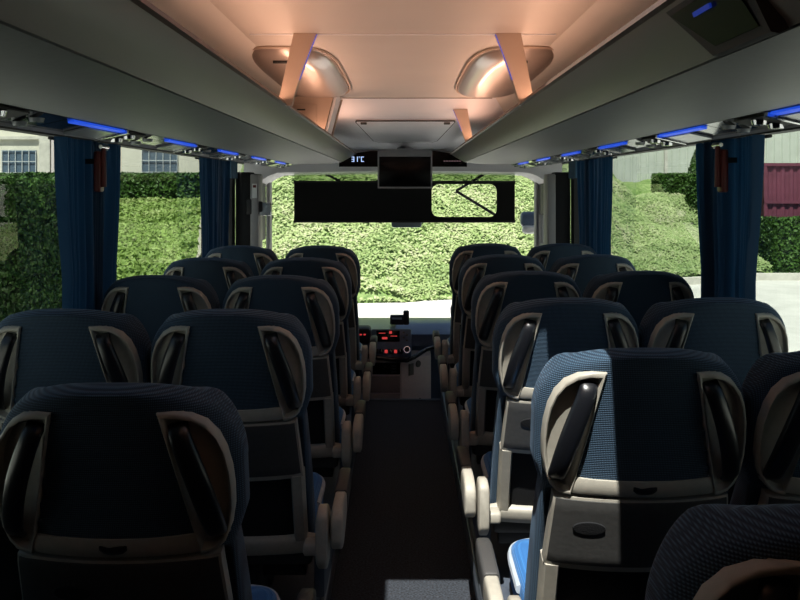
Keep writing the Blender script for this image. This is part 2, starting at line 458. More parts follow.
# ------------------------------------------------------------------ luggage racks
A_, B_, C_, D_ = (.385, 1.77), (.43, 1.678), (.83, 1.673), (.93, 1.653)
def rack(s, label):
    t = empty('luggage_rack', (0, 0, 1.68), label=label, cat='luggage rack', group='overhead luggage racks')
    def P(*pp): return [(s * x, z - 1.68) for x, z in pp]
    Y0, Y1 = YB + .02, 6.38
    def ext(name, prof, m, y0=Y0, y1=Y1, ang=30, dz=0):
        bm = BM()
        # rounded front end: ring offsets
        rings = []
        for y in (y0, y1):
            ring = []
            for x, z in prof:
                cut = 0
                if y > y0 and y1 == Y1 and name != 'edge_trim':
                    cut = min(.83, max(0, (.09 - z) / .092 * .83)) if abs(x) < .46 else max(.38, .83 - (abs(x) - .43) / .4 * .45)
                ring.append(Vector((x, y - cut, z)))
            rings.append(ring)
        loft(bm, rings, True)
        return link(name, bm, m, t, ang=ang)
    ext('face_panel', P(A_, (.40, 1.725), B_, (.45, 1.69), (.415, 1.74), (.405, 1.772)), M['rack_face'], ang=50)
    ext('bottom_panel', P((.434, 1.676), (.50, 1.668), (.70, 1.668), C_, (.83, 1.70), (.45, 1.70)), M['rack'], ang=20)
    ext('shelf', P((.42, 1.702), (.83, 1.702), (1.0, 1.70), (1.26, 1.735), (1.26, 1.75), (.42, 1.715)), M['rack'])
    ext('edge_trim', P((.377, 1.767), (.388, 1.764), (.41, 1.773), (.408, 1.782), (.385, 1.781)), M['lip'])
    ext('outer_panel', P((1.0, 1.662), (1.262, 1.70), (1.262, 1.72), (1.0, 1.69)), M['rack'], y1=6.0)
    # light strip lying behind the edge trim
    bm = BM(); box(bm, (s * .445 - .014, .3, .03), (s * .445 + .014, 5.9, .085), .002)
    st = link('light_strip', bm, M['white_paint'], t)
    for (ya, yb) in ((.4, 2.2), (2.2, 4.0), (4.0, 5.0)):
        L = bpy.data.lights.new('rack_light', 'AREA'); L.shape = 'RECTANGLE'; L.size = .03; L.size_y = yb - ya - .05
        L.energy = RACK_LIGHT * (yb - ya) / 1.8; L.color = (1.0, 0.56, 0.37)
        lo = bpy.data.objects.new('rack_light', L); COL.objects.link(lo); lo.parent = t
        lo.location = (s * .445, (ya + yb) / 2, .089)
        lo.rotation_euler = (math.pi, -s * math.radians(50), 0)
    return t
rack(-1, 'long grey open luggage rack over the seats on the driver side, carrying a slotted box')
rack(1, 'grey open luggage rack over the door-side seats, with a folded black screen')

# service strip: housings, blue strips, reading lamps
def service_unit(s, y0, first_label, L=.78):
    """one passenger service unit, origin at its rear end"""
    xa, za, xb, zb = C_[0] + .002, 0.0, D_[0], -.022
    t = empty('service_unit', (0, y0, 1.672), label=first_label, cat='passenger service unit', group='service units under the racks')
    def slab(name, u0, u1, ya, yb, off, m, bev=.003, dr=0.004):
        # plate lying on the inclined underside; u from 0 (inner) to 1 (outer)
        bm = BM()
        dx, dz = xb - xa, zb - za
        nrm = Vector((dz, 0, -dx)).normalized()     # points down
        nrm = Vector((-abs(dz), 0, -abs(dx))).normalized()
        p0 = Vector((xa + dx * u0, 0, za + dz * u0)); p1 = Vector((xa + dx * u1, 0, za + dz * u1))
        pts = [p0 + nrm * off, p1 + nrm * off, p1 + nrm * (off + dr), p0 + nrm * (off + dr)]
        prism(bm, [(s * p.x, p.z) for p in pts], ya, yb)
        return link(name, bm, m, t)
    slab('housing', -.0, 1.0, 0, L - .006, -.02, M['gloss_black'], dr=.02)
    slab('light_strip', .02, .19, .02, .385, .001, M['blue_led'], dr=.005)
    slab('lens_panel', .26, .96, .17, .385, .001, M['lamp_lens'], dr=.006)
    slab('chrome_trim', .0, 1.0, .392, .41, .001, M['chrome'], dr=.01)
    slab('vent_panel', .08, .92, .43, .60, .001, M['black'], dr=.004)
    for k in range(2):
        bm = BM()
        cx, cz = xa + (xb - xa) * (.3 + .4 * k), za + (zb - za) * (.3 + .4 * k)
        bmesh.ops.create_cone(bm, cap_ends=True, segments=16, radius1=.017, radius2=.02, depth=.012, matrix=Matrix.Translation((s * cx, .50, cz - .010)))
        link('air_nozzle', bm, M['chrome'], t)
    for k in range(2):
        bm = BM()
        cx, cz = xa + (xb - xa) * (.3 + .4 * k), za + (zb - za) * (.3 + .4 * k)
        bmesh.ops.create_cone(bm, cap_ends=True, segments=16, radius1=.015, radius2=.018, depth=.010, matrix=Matrix.Translation((s * cx, .68, cz - .008)))
        link('reading_lamp', bm, M['lamp_lens'], t)
    bm = BM()
    prism(bm, [(s * (D_[0] + .002), -.03), (s * (D_[0] + .066), -.014), (s * (D_[0] + .066), .01), (s * (D_[0] + .002), -.006)], 0, L - .004)
    link('outer_rail', bm, M['tv_frame'], t)
    return t
ords = ['first', 'second', 'third', 'fourth', 'fifth', 'sixth', 'seventh']
for k in range(6):
    service_unit(-1, 1.17 + .805 * k, 'black service unit with blue strip under the driver-side rack, %s from the rear' % ords[k], .805)
for k in range(6):
    service_unit(1, 1.40 + .78 * k, 'black service unit with blue strip under the door-side rack, %s from the rear' % ords[k], .78)

# brackets between ceiling and rack edge
def bracket(s, y, top, bot, zt, zb, label, led=True):
    t = empty('rack_bracket', (0, y, zb), label=label, cat='bracket', group='beige brackets holding the racks')
    bm = BM()
    d = .015
    ring0 = [Vector((s * bot[0], -d, 0)), Vector((s * bot[1], -d, 0)), Vector((s * bot[1], d, 0)), Vector((s * bot[0], d, 0))]
    h = zt - zb
    rings = []
    for k in range(7):
        f = k / 6; e = f ** 1.15
        a = bot[0] + (top[0] - bot[0]) * e; b = bot[1] + (top[1] - bot[1]) * f
        rings.append([Vector((s * a, -d, h * f)), Vector((s * b, -d, h * f)), Vector((s * b, d, h * f)), Vector((s * a, d, h * f))])
    loft(bm, rings)
    link('panel', bm, M['bracket'], t, ang=30)
    if led:
        bm = BM(); z0, z1 = h * .35, h * .98
        def xa(z): return bot[0] + (top[0] - bot[0]) * (z / h) ** 1.15
        tube(bm, [(s * (xa(z0 + (z1 - z0) * k / 5) - .002), -d - .001, z0 + (z1 - z0) * k / 5) for k in range(6)], .0014, 6)
        link('light_strip', bm, M['blue_led'], t)
    return t
bracket(-1, 2.57, (.28, .355), (.362, .408), CZ, 1.765, 'beige leaning bracket with blue edge light on the driver-side rack, before the glossy pod')
bracket(1, 2.57, (.30, .383), (.380, .428), CZ, 1.765, 'beige leaning bracket with blue edge light on the door-side rack, before the glossy pod')
bracket(1, 4.72, (.30, .385), (.375, .42), 1.965, 1.765, 'beige leaning bracket on the door-side rack near its front end')

# glossy pods beside the brackets
def pod(s, label):
    t = empty('ceiling_pod', (s * .43, 3.5, CZ), label=label, cat='ceiling light pod', group='glossy ceiling pods')
    bm = BM(); rings = []
    n = 40
    for k in range(9):
        f = k / 8
        sc = math.cos(f * math.pi / 2) ** .5 if f < 1 else 0.02
        dz = -.04 * math.sin(f * math.pi / 2)
        ring = []
        for i in range(n):
            a = 2 * math.pi * i / n
            e = .5
            x = .165 * math.copysign(abs(math.cos(a)) ** e, math.cos(a)); y = .70 * math.copysign(abs(math.sin(a)) ** e, math.sin(a))
            ring.append(Vector((x * sc, y * (0.5 + .5 * sc), dz + (-.012 if f == 0 else 0) * 0)))
        rings.append(ring)
    loft(bm, rings)
    link('housing', bm, M['pod'], t, ang=60)
    bm = BM()
    tube(bm, [(.172 * math.copysign(abs(math.cos(a)) ** .5, math.cos(a)), .71 * math.copysign(abs(math.sin(a)) ** .5, math.sin(a)), -.004) for a in [2 * math.pi * i / 60 for i in range(61)]], .006, 6)
    link('rim', bm, M['bracket'], t)
    bm = BM(); box(bm, (-.05, -.60, -.044), (.03, -.588, -.03), .002); 
    link('slot', bm, M['black'], t)
    return t
pod(-1, 'glossy bronze ceiling pod beside the driver-side rack')
pod(1, 'glossy bronze ceiling pod beside the door-side rack')

# slotted box on the left rack
t = empty('rack_box', (-.55, 4.12, 1.782), label='beige slotted box filling the driver-side rack near its front end', cat='storage box')
bm = BM(); prism(bm, [(.135, 0), (.19, .21), (.03, .21), (-.15, .11), (-.15, 0)], 0, .285)
link('housing', bm, M['bracket'], t)
bm = BM(); box(bm, (-.15, -.008, .01), (.10, -.001, .150), .003)
dr = link('door', bm, M['bracket'], t)
bm = BM(); box(bm, (-.06, -.011, .118), (-.015, -.007, .126)); box(bm, (-.005, -.011, .118), (.04, -.007, .126))
link('slot', bm, M['black'], dr)
bm = BM(); prism(bm, [(.137, 0.0), (.150, 0.0), (.205, .208), (.192, .208)], .02, .25)
link('side_cover', bm, M['white_trim'], t)
bm = BM(); prism(bm, [(.142, 0), (.158, 0), (.212, .205), (.196, .205)], .255, .285)
link('edge_strip', bm, M['bracket'], t)

# folded screen on the right rack
t = empty('folding_screen', (.41, 1.0, 1.72), label='folded black overhead screen clipped under the edge of the door-side rack', cat='screen')
def sheared(prof, y0b, y0t, y1b, y1t):
    zmin = min(p[1] for p in prof); zmax = max(p[1] for p in prof)
    def ring(yb, yt): return [Vector((x, yb + (yt - yb) * (z - zmin) / (zmax - zmin), z)) for x, z in prof]
    bm = BM(); loft(bm, [ring(y0b, y0t), ring(y1b, y1t)]); return bm
link('housing', sheared([(-.019, .036), (-.027, .034), (-.003, -.048), (.006, -.050), (.018, -.044), (-.004, .030)], -.13, -.10, .03, .15), M['black'], t, ang=20)
link('screen', sheared([(-.028, .024), (-.030, .023), (-.008, -.038), (-.006, -.038)], -.11, -.08, .015, .12), M['screen'], t, smooth=False)
bm = BM(); prism(bm, [(-.0265, .010), (-.030, .009), (-.028, .003), (-.025, .004)], -.02, .035); link('indicator', bm, M['dim_blue'], t, smooth=False)

# ------------------------------------------------------------------ front monitor, clock strip, blinds
t = empty('monitor', (.015, 6.05, 1.64), label='black flat monitor in a grey frame hanging at the front above the aisle', cat='monitor')
bm = BM(); x0, x1, z0, z1, b = -.21, .21, -.15, .148, .012
box(bm, (x0, 0, z0), (x1, .04, z1), .005); link('frame', bm, M['tv_frame'], t)
bm = BM(); box(bm, (x0 + b, -.004, z0 + b), (x1 - b, .0, z1 - .055), .001); link('screen', bm, M['screen'], t)
bm = BM(); box(bm, (-.06, .02, z1 - .01), (.06, .33, z1 + .015), .004); link('mount', bm, M['tv_frame'], t)
bm = BM(); box(bm, (x0 + .004, -.003, z1 - .05), (x1 - .004, .0, z1 - .004), .002); link('top_bezel', bm, M['tv_frame'], t)

t = empty('display_strip', (0, 6.42, 1.72), label='black display strip with temperature digits under the front ceiling', cat='display')
bm = BM(); prism(bm, [(-.52, -.055), (.52, -.055), (.52, .035), (.42, .05), (.26, .075), (-.26, .075), (-.42, .05), (-.52, .035)], -.02, .02)
link('panel', bm, M['screen'], t)
def seg_char(bm, ch, x, z, w, h, th, y):
    S = {'a': ((0, h), (w, h)), 'b': ((w, h / 2), (w, h)), 'c': ((w, 0), (w, h / 2)), 'd': ((0, 0), (w, 0)), 'e': ((0, 0), (0, h / 2)), 'f': ((0, h / 2), (0, h)), 'g': ((0, h / 2), (w, h / 2))}
    D = {'3': 'abcdg', '1': 'bc', 'C': 'adef'}
    for k in D[ch]:
        (ax, az), (bx, bz) = S[k]
        box(bm, (x + ax - th / 2, y - .002, z + az - th / 2), (x + bx + th / 2, y, z + bz + th / 2))
bm = BM(); y = -.021; h = .036
seg_char(bm, '3', -.415, -.012, .016, h, .006, y); seg_char(bm, '1', -.385, -.012, .014, h, .006, y); seg_char(bm, 'C', -.338, -.012, .018, h, .006, y)
for a, c in (((-.360, .016), (-.348, .018)), ((-.360, .026), (-.348, .028)), ((-.360, .016), (-.358, .028)), ((-.350, .016), (-.348, .028))): box(bm, (a[0], y - .002, a[1]), (c[0], y, c[1]))
link('digits', bm, M['pale_led'], t, smooth=False)
bm = BM()
for k in range(7): box(bm, (.33 + .021 * k, y - .002, -.012), (.345 + .021 * k, y, -.006))
link('indicator', bm, M['dim_pink'], t, smooth=False)

def rrect(x0, x1, z0, z1, r, n=6):
    P = []
    for cx, cz, a0 in ((x1 - r, z1 - r, 0), (x0 + r, z1 - r, 90), (x0 + r, z0 + r, 180), (x1 - r, z0 + r, 270)):
        for k in range(n + 1):
            a = math.radians(a0 + 90 * k / n); P.append((cx + r * math.cos(a), cz + r * math.sin(a)))
    return P
t = empty('sun_blind', (0, 6.72, 1.21), label='wide black roller blind half lowered over the windscreen, with a clear rounded cutout', cat='blind')
zt, zb = .32, 0.0
X0, X1 = -.93, .955
hole = rrect(.245, .80, .035, .315, .06)
bm = BM()
# blind cloth with the rounded opening (bridge outer rectangle and hole)
outer = []
hx0, hx1, hz0, hz1 = .15, X1, 0.0, .335
hc = ((.245 + .80) / 2, .175)
for (x, z) in hole:
    dx, dz = x - hc[0], z - hc[1]
    k = min((hx1 - hc[0]) / dx if dx > 0 else (hx0 - hc[0]) / dx if dx < 0 else 9e9, (hz1 - hc[1]) / dz if dz > 0 else (hz0 - hc[1]) / dz if dz < 0 else 9e9)
    outer.append((hc[0] + dx * k, hc[1] + dz * k))
def ringv(P, y): return [bm.verts.new((x, y, z)) for x, z in P]
of, hf, ob, hb = ringv(outer, 0), ringv(hole, 0), ringv(outer, .004), ringv(hole, .004)
n = len(hole)
for i in range(n):
    j = (i + 1) % n
    bm.faces.new((of[i], of[j], hf[j], hf[i])); bm.faces.new((ob[i], ob[j], hb[j], hb[i])); bm.faces.new((hf[i], hf[j], hb[j], hb[i]))
# missing corners of the outer ring
for cx, cz in ((hx0, hz0), (hx1, hz0), (hx0, hz1), (hx1, hz1)):
    q = sorted(outer, key=lambda p: (p[0] - cx) ** 2 + (p[1] - cz) ** 2)[:2]
    bm.faces.new([bm.verts.new((p[0], 0, p[1])) for p in (q[0], (cx, cz), q[1])])
    bm.faces.new([bm.verts.new((p[0], .004, p[1])) for p in (q[0], (cx, cz), q[1])])
box(bm, (X0, 0, 0), (.155, .004, .335))
link('cloth', bm, M['blind'], t, smooth=False)
bm = BM(); box(bm, (X0 - .005, -.006, -.014), (X1 + .005, .010, .004), .003); link('bottom_bar', bm, M['black'], t)
bm = BM(); box(bm, (X0 - .005, -.006, .325), (X1 + .005, .010, .343), .003); link('top_bar', bm, M['black'], t)
bm = BM(); bm.faces.new([bm.verts.new(p) for p in ((X0, .004, .343), (X1, .004, .343), (X1, .004, .43), (X0, .004, .43))])
link('tinted_film', bm, M['glass_tint'], t, smooth=False)

# wipers outside the glass, folded arms
def px(x, y, d): return Vector(((x - 403) * d / F, d, EYE - (y - 187) * d / F))
for nm, pts, lab in (('r', [(486, 173), (456, 191), (497, 216)], 'black folded wiper arm seen through the blind cutout'), ('l', [(324, 173), (345, 184), (372, 197)], 'black wiper arm mostly behind the lowered blind')):
    P = [px(a, b, 7.22) for a, b in pts]
    t = empty('wiper', P[1], label=lab, cat='wiper', group='windscreen wipers')
    bm = BM(); tube(bm, [Vector((P[0].x, 7.04, 1.93)) - P[1], Vector((P[0].x, 7.2, 1.9)) - P[1], P[0] - P[1], Vector((0, 0, 0))], .013, 8); link('arm', bm, M['black'], t)
    bm = BM(); tube(bm, [Vector((0, 0, 0)), P[2] - P[1]], .013, 8); link('blade', bm, M['black'], t)
# interior mirror under the blind
t = empty('interior_mirror', (.03, 6.80, 1.15), label='dark interior mirror peeping out under the lowered blind', cat='mirror')
bm = BM(); box(bm, (-.13, 0, .0), (.13, .04, .12), .018, 3); link('housing', bm, M['dash_top'], t)
bm = BM(); box(bm, (-.115, -.004, .012), (.115, .0, .108), .002); link('glass', bm, M['mirror'], t)
bm = BM(); tube(bm, [(0, .02, .11), (0, .05, .5)], .01); link('stem', bm, M['black'], t)

# cab monitor on left pillar
t = empty('mirror_monitor', (-1.17, 6.22, 1.31), label='pale mirror display on a black mount fixed to the driver-side cab pillar', cat='mirror display')
bm = BM(); box(bm, (-.03, -.20, -.02), (.05, -.16, .10), .008); box(bm, (-.03, -.185, .0), (.09, -.165, .08), .008); link('mount', bm, M['black'], t)
bm = BM(); box(bm, (.055, -.17, -.03), (.155, -.13, .07), .01); link('housing', bm, M['mirror'], t)
t = empty('pillar_sticker', (-1.135, 6.014, 1.47), label='white sticker on the grey driver-side cab pillar', cat='sticker')
bm = BM(); box(bm, (-.018, 0, -.055), (.018, .004, .055)); link('paper', bm, M['white_paint'], t)
bm = BM(); box(bm, (-.012, -.002, .025), (.012, .0, .045)); link('mark', bm, M['red'], t)
t = empty('coat_hook', (-1.135, 6.02, .95), label='small black hook low on the grey driver-side cab pillar', cat='hook')
bm = BM(); tube(bm, [(0, 0, .05), (0, -.01, 0), (0, -.03, -.01), (0, -.035, .015)], .009); link('hook', bm, M['black'], t)
# outside mirror at right
t = empty('wing_mirror', (1.15, 7.28, 1.13), label='navy and white wing mirror outside the door-side corner of the windscreen', cat='mirror')
bm = BM(); box(bm, (-.06, -.04, .0), (.16, .10, .14), .04, 4); link('housing', bm, M['dash_top'], t)
bm = BM(); box(bm, (-.045, -.06, -.06), (.18, .06, .02), .03, 4); link('lower_shell', bm, M['white_paint'], t)
bm = BM(); tube(bm, [(.15, 0, .06), (.22, -.1, .12), (.22, -.24, .14), (.21, -.30, .14)], .018); link('arm', bm, M['black'], t)
# front door on right: dark upper panel & pale lower
t = empty('entrance_door_panel', (1.165, 6.55, .4), label='dark window panel of the front entrance door beside the door-side pillar', cat='door')
bm = BM(); box(bm, (.02, -.1, .86), (.05, .30, 1.19), .01); link('upper_panel', bm, M['black'], t)
bm = BM(); box(bm, (.02, .24, .0), (.05, .30, .86), .01); box(bm, (.02, -.1, .52), (.05, .24, .62), .01); link('frame', bm, M['grey_pillar'], t)
t = empty('pillar_gap_filler', (-1.20, 6.5, 1.25), label='black filler added beside the grey driver-side cab pillar, next to the windscreen', cat='filler panel')
bm = BM(); box(bm, (-.015, -.08, -.20), (.015, .30, .29), .006); link('cloth', bm, M['black'], t)  # added dark filler closing the bright gap by the pillar, not real cloth
bm = BM(); box(bm, (-.02, -.085, .28), (.02, .305, .30), .004); link('rail', bm, M['grey_pillar'], t)
for s, lab in ((-1, 'small blue roller blind at the top of the foremost driver-side window'), (1, 'small blue roller blind at the top of the foremost door-side window')):
    bm = BM(); box(bm, (s * 1.265 - .01, -.10, -.09), (s * 1.265 + .01, .13, .04), .002)
    o = link('roller_blind', bm, M['blue_blind']); o.location = (0, 5.84, 1.655); tag(o, lab, 'blind', 'small side blinds')

# ------------------------------------------------------------------ curtains
def curtain(s, y0, y1, label, folds, seed, loc_pinch=.80):
    rnd = random.Random(seed)
    bm = BM(); n = 150; m = 34
    yc = (y0 + y1) / 2
    ph = [rnd.uniform(0, 6.28) for _ in range(4)]
    z_top, z_bot = 1.685, .74
    rows = []
    for side in (0, 1):
        R = []
        for j in range(m + 1):
            f = j / m
            z = z_top + (z_bot - z_top) * f
            pin = 1 - (1 - loc_pinch) * min(1, (f / .55)) ** 1.5
            if f > .6: pin += .10 * (f - .6)
            row = []
            for i in range(n + 1):
                u = i / n
                w = (u - .5) * (y1 - y0) * pin
                a = u * folds * 2 * math.pi
                amp = .022 * (0.55 + .45 * math.sin(a * .31 + ph[0]))
                off = amp * math.sin(a + .7 * math.sin(a * .5 + ph[1]) + .5 * f * math.sin(ph[2] + 3 * u)) + .007 * math.sin(2.3 * a + ph[3] + 2 * f)
                tsh = .35 * amp * math.cos(a + ph[1])
                row.append(bm.verts.new((s * -(off) - s * (.0015 if side else 0), w + tsh, z - 1.2)))
            R.append(row)
        rows.append(R)
    for R in rows:
        for j in range(m):
            for i in range(n): bm.faces.new((R[j][i], R[j][i + 1], R[j + 1][i + 1], R[j + 1][i]))
        break
    for v in [v for r in rows[1] for v in r]: bm.verts.remove(v)
    t = empty('curtain', (s * 1.262, yc, 1.2), label=label, cat='curtain', group='blue window curtains')
    link('cloth', bm, M['curtain'], t, ang=80)
    bm = BM(); tube(bm, [(s * .022, -(y1 - y0) * .52, .478), (s * .022, (y1 - y0) * .52, .478)], .006, 8)
    link('rail', bm, M['black'], t)
    bm = BM(); tube(bm, [(s * .02, -.2, -.36), (-s * .03, -.18, -.355), (-s * .03, .18, -.345), (s * .02, .2, -.34)], .010, 8)
    link('tie_band', bm, M['curtain'], t)
    return t
curtain(-1, 2.87, 3.52, 'blue gathered curtain on the driver-side window pillar, the one behind a red hammer', 8, 3)
curtain(-1, 4.89, 5.67, 'blue gathered curtain on the driver-side windows next to the cab', 9, 5, .86)
curtain(1, 2.76, 3.38, 'dark blue gathered curtain on the door-side window pillar, the one behind a red hammer', 8, 8)
curtain(1, 4.75, 5.70, 'blue gathered curtain on the door-side windows next to the cab', 10, 11, .84)

# emergency hammers
def hammer(s, y, label):
    t = empty('emergency_hammer', (s * 1.19, y, 1.64), label=label, cat='emergency hammer', group='red emergency hammers')
    bm = BM(); box(bm, (-.012, -.028, -.16), (.012, .028, .0), .008); link('holder', bm, M['red'], t)
    bm = BM(); tube(bm, [(-s * .018, 0, -.14), (-s * .018, 0, .01)], [.012, .009], 10); link('grip', bm, M['red'], t)
    bm = BM(); tube(bm, [(-s * .018, -.03, .016), (-s * .018, .03, .016)], [.008, .012], 10); tube(bm, [(-s * .018, .03, .016), (-s * .018, .042, .016)], [.007, .001], 8); link('head', bm, M['chrome'], t)
    bm = BM(); box(bm, (min(0, s * .05), -.01, -.05), (max(0, s * .05), .01, -.03)); link('bracket', bm, M['black'], t)
hammer(-1, 3.08, 'red emergency hammer hanging in front of the driver-side curtain')
hammer(1, 2.93, 'red emergency hammer hanging in front of the door-side curtain')

# ------------------------------------------------------------------ seats
TH0 = math.radians(12); SH, CH = math.sin(TH0), math.cos(TH0)
TH = math.radians(21); ST, CT = math.sin(TH), math.cos(TH)
TOPZ = 1.142
CURV = .55
def P(u, s_, n):
    """back frame: u across, s_ down the back from the top, n outward to the rear"""
    if s_ < .06: s_ = s_ * .6833
    elif s_ < .572: s_ = .95 * s_ - .016
    elif s_ < .765: s_ = .5274 + (s_ - .572) * 1.231
    if s_ < .34: y, z, st, ct = s_ * SH, -s_ * CH, SH, CH
    else:
        k = min(1, (s_ - .34) / .05); a = TH0 + (TH - TH0) * k
        st, ct = math.sin(a), math.cos(a)
        y = .34 * SH + (s_ - .34) * ST * 1.0; z = -.34 * CH - (s_ - .34) * CT
    return Vector((u, y - n * ct + CURV * u * u, TOPZ + z - n * st))
EAR = [(.100, .060), (.128, .060), (.155, .068), (.180, .086), (.198, .112), (.210, .145), (.217, .185), (.2195, .225), (.219, .265), (.213, .305), (.203, .333), (.188, .350), (.172, .357), (.160, .358),
       (.150, .31), (.14, .26), (.13, .21), (.12, .16), (.11, .11)]
def in_poly(x, y, poly):
    c = False; j = len(poly) - 1
    for i in range(len(poly)):
        if (poly[i][1] > y) != (poly[j][1] > y) and x < (poly[j][0] - poly[i][0]) * (y - poly[i][1]) / (poly[j][1] - poly[i][1]) + poly[i][0]: c = not c
        j = i
    return c
EC = (.172, .225)
EAR_IN = [(EC[0] + (x - EC[0]) * 1.0, EC[1] + (y - EC[1]) * 1.0) for x, y in EAR]
def back_w(s_):
    if s_ < .20: w = .237 * max(0.0, 1 - ((.20 - s_) / .20) ** 2.25) ** (1 / 2.25)
    elif s_ < .30: w = .236
    elif s_ < .37: w = .236 - .022 * (s_ - .30) / .07
    else: w = .214 + .008 * min(1, (s_ - .37) / .3)
    return w
def build_backrest():
    bm = BM(); rings = []; n = 132
    S = [.0006, .002, .005, .010, .016, .024, .034, .046] + [.056 + .0085 * k for k in range(38)] + [.39 + .03 * k for k in range(15)]
    for s_ in S:
        w = max(back_w(s_), .012)
        t0 = .115 if s_ < .34 else .115 + .02 * min(1, (s_ - .34) / .2)
        t = t0 * (1 - max(0, 1 - s_ / .04) ** 2) ** .5
        ring = []
        for i in range(n):
            a = 2 * math.pi * i / n
            c, sn = math.cos(a), math.sin(a)
            u = w * math.copysign(abs(c) ** .55, c)
            kc = min(1, s_ / .07)
            nn = -(.022 + (t0 / 2 - .022) * kc ** .7) + (min(t / 2, .022 + (t0 / 2 - .022) * kc ** .7)) * math.copysign(abs(sn) ** .55, sn)
            if sn > 0:
                if s_ > .36: nn -= .03 * min(1, (s_ - .36) / .02) * (1 if abs(u) < .19 else max(0, 1 - (abs(u) - .19) / .02))
                elif in_poly(abs(u), s_, EAR_IN): nn -= .05
            else:
                # padded bolsters on the front
                nn -= .018 * math.exp(-((abs(u) - .19) / .04) ** 2) if s_ > .05 else 0
            ring.append(P(u, s_, nn))
        rings.append(ring)
    loft(bm, rings)
    return bm
def ear_rings(sgn):
    spec = [(1.075, 1.045, -.02), (1.06, 1.035, .004), (1.0, 1.0, .007), (.94, .96, .006), (.90, .94, -.001), (.82, .90, -.009), (.6, .7, -.012), (.3, .35, -.012), (.02, .02, -.012)]
    out = []
    for kx, ky, nn in spec:
        ring = [P(sgn * (EC[0] + (x - EC[0]) * kx), EC[1] + (y - EC[1]) * ky, nn) for x, y in EAR]
        out.append(ring)
    return out
def handle_bm(sgn):
    bm = BM(); rings = []
    for k in range(17):
        f = k / 16
        u = .128 + .066 * f + .008 * math.sin(f * math.pi); s_ = .082 + .246 * f
        nn = -.010 + .032 * math.sin(math.pi * min(1, max(0, f))) ** .45
        hw = .0185 + .003 * math.sin(math.pi * f); th = .012
        ring = []
        for i in range(14):
            a = 2 * math.pi * i / 14
            ring.append(P(sgn * (u + hw * math.copysign(abs(math.cos(a)) ** .8, math.cos(a))), s_ - .004 * math.cos(a), nn + th * math.sin(a)))
        rings.append(ring)
    loft(bm, rings); return bm
def plate(u_half, s0, s1, n0, n1, ns=10, nu=16, thick=.03, edge=.006, bow=0.0):
    """curved plate on the rear of the back; u_half may be a function of s"""
    bm = BM(); rings = []
    for j in range(ns + 1):
        f = j / ns; s_ = s0 + (s1 - s0) * f
        uh = u_half(s_) if callable(u_half) else u_half
        nn = n0 + (n1 - n0) * f
        if j in (0, ns): nn -= edge
        ring = []
        for i in range(nu + 1):
            g = -1 + 2 * i / nu
            e = edge if i in (0, nu) else 0
            ring.append(P(g * uh, s_ + bow * (1 - g * g), nn - e))
        for i in range(nu, -1, -1):
            g = -1 + 2 * i / nu
            ring.append(P(g * uh, s_ + bow * (1 - g * g), nn - thick))
        rings.append(ring)
    loft(bm, rings); return bm
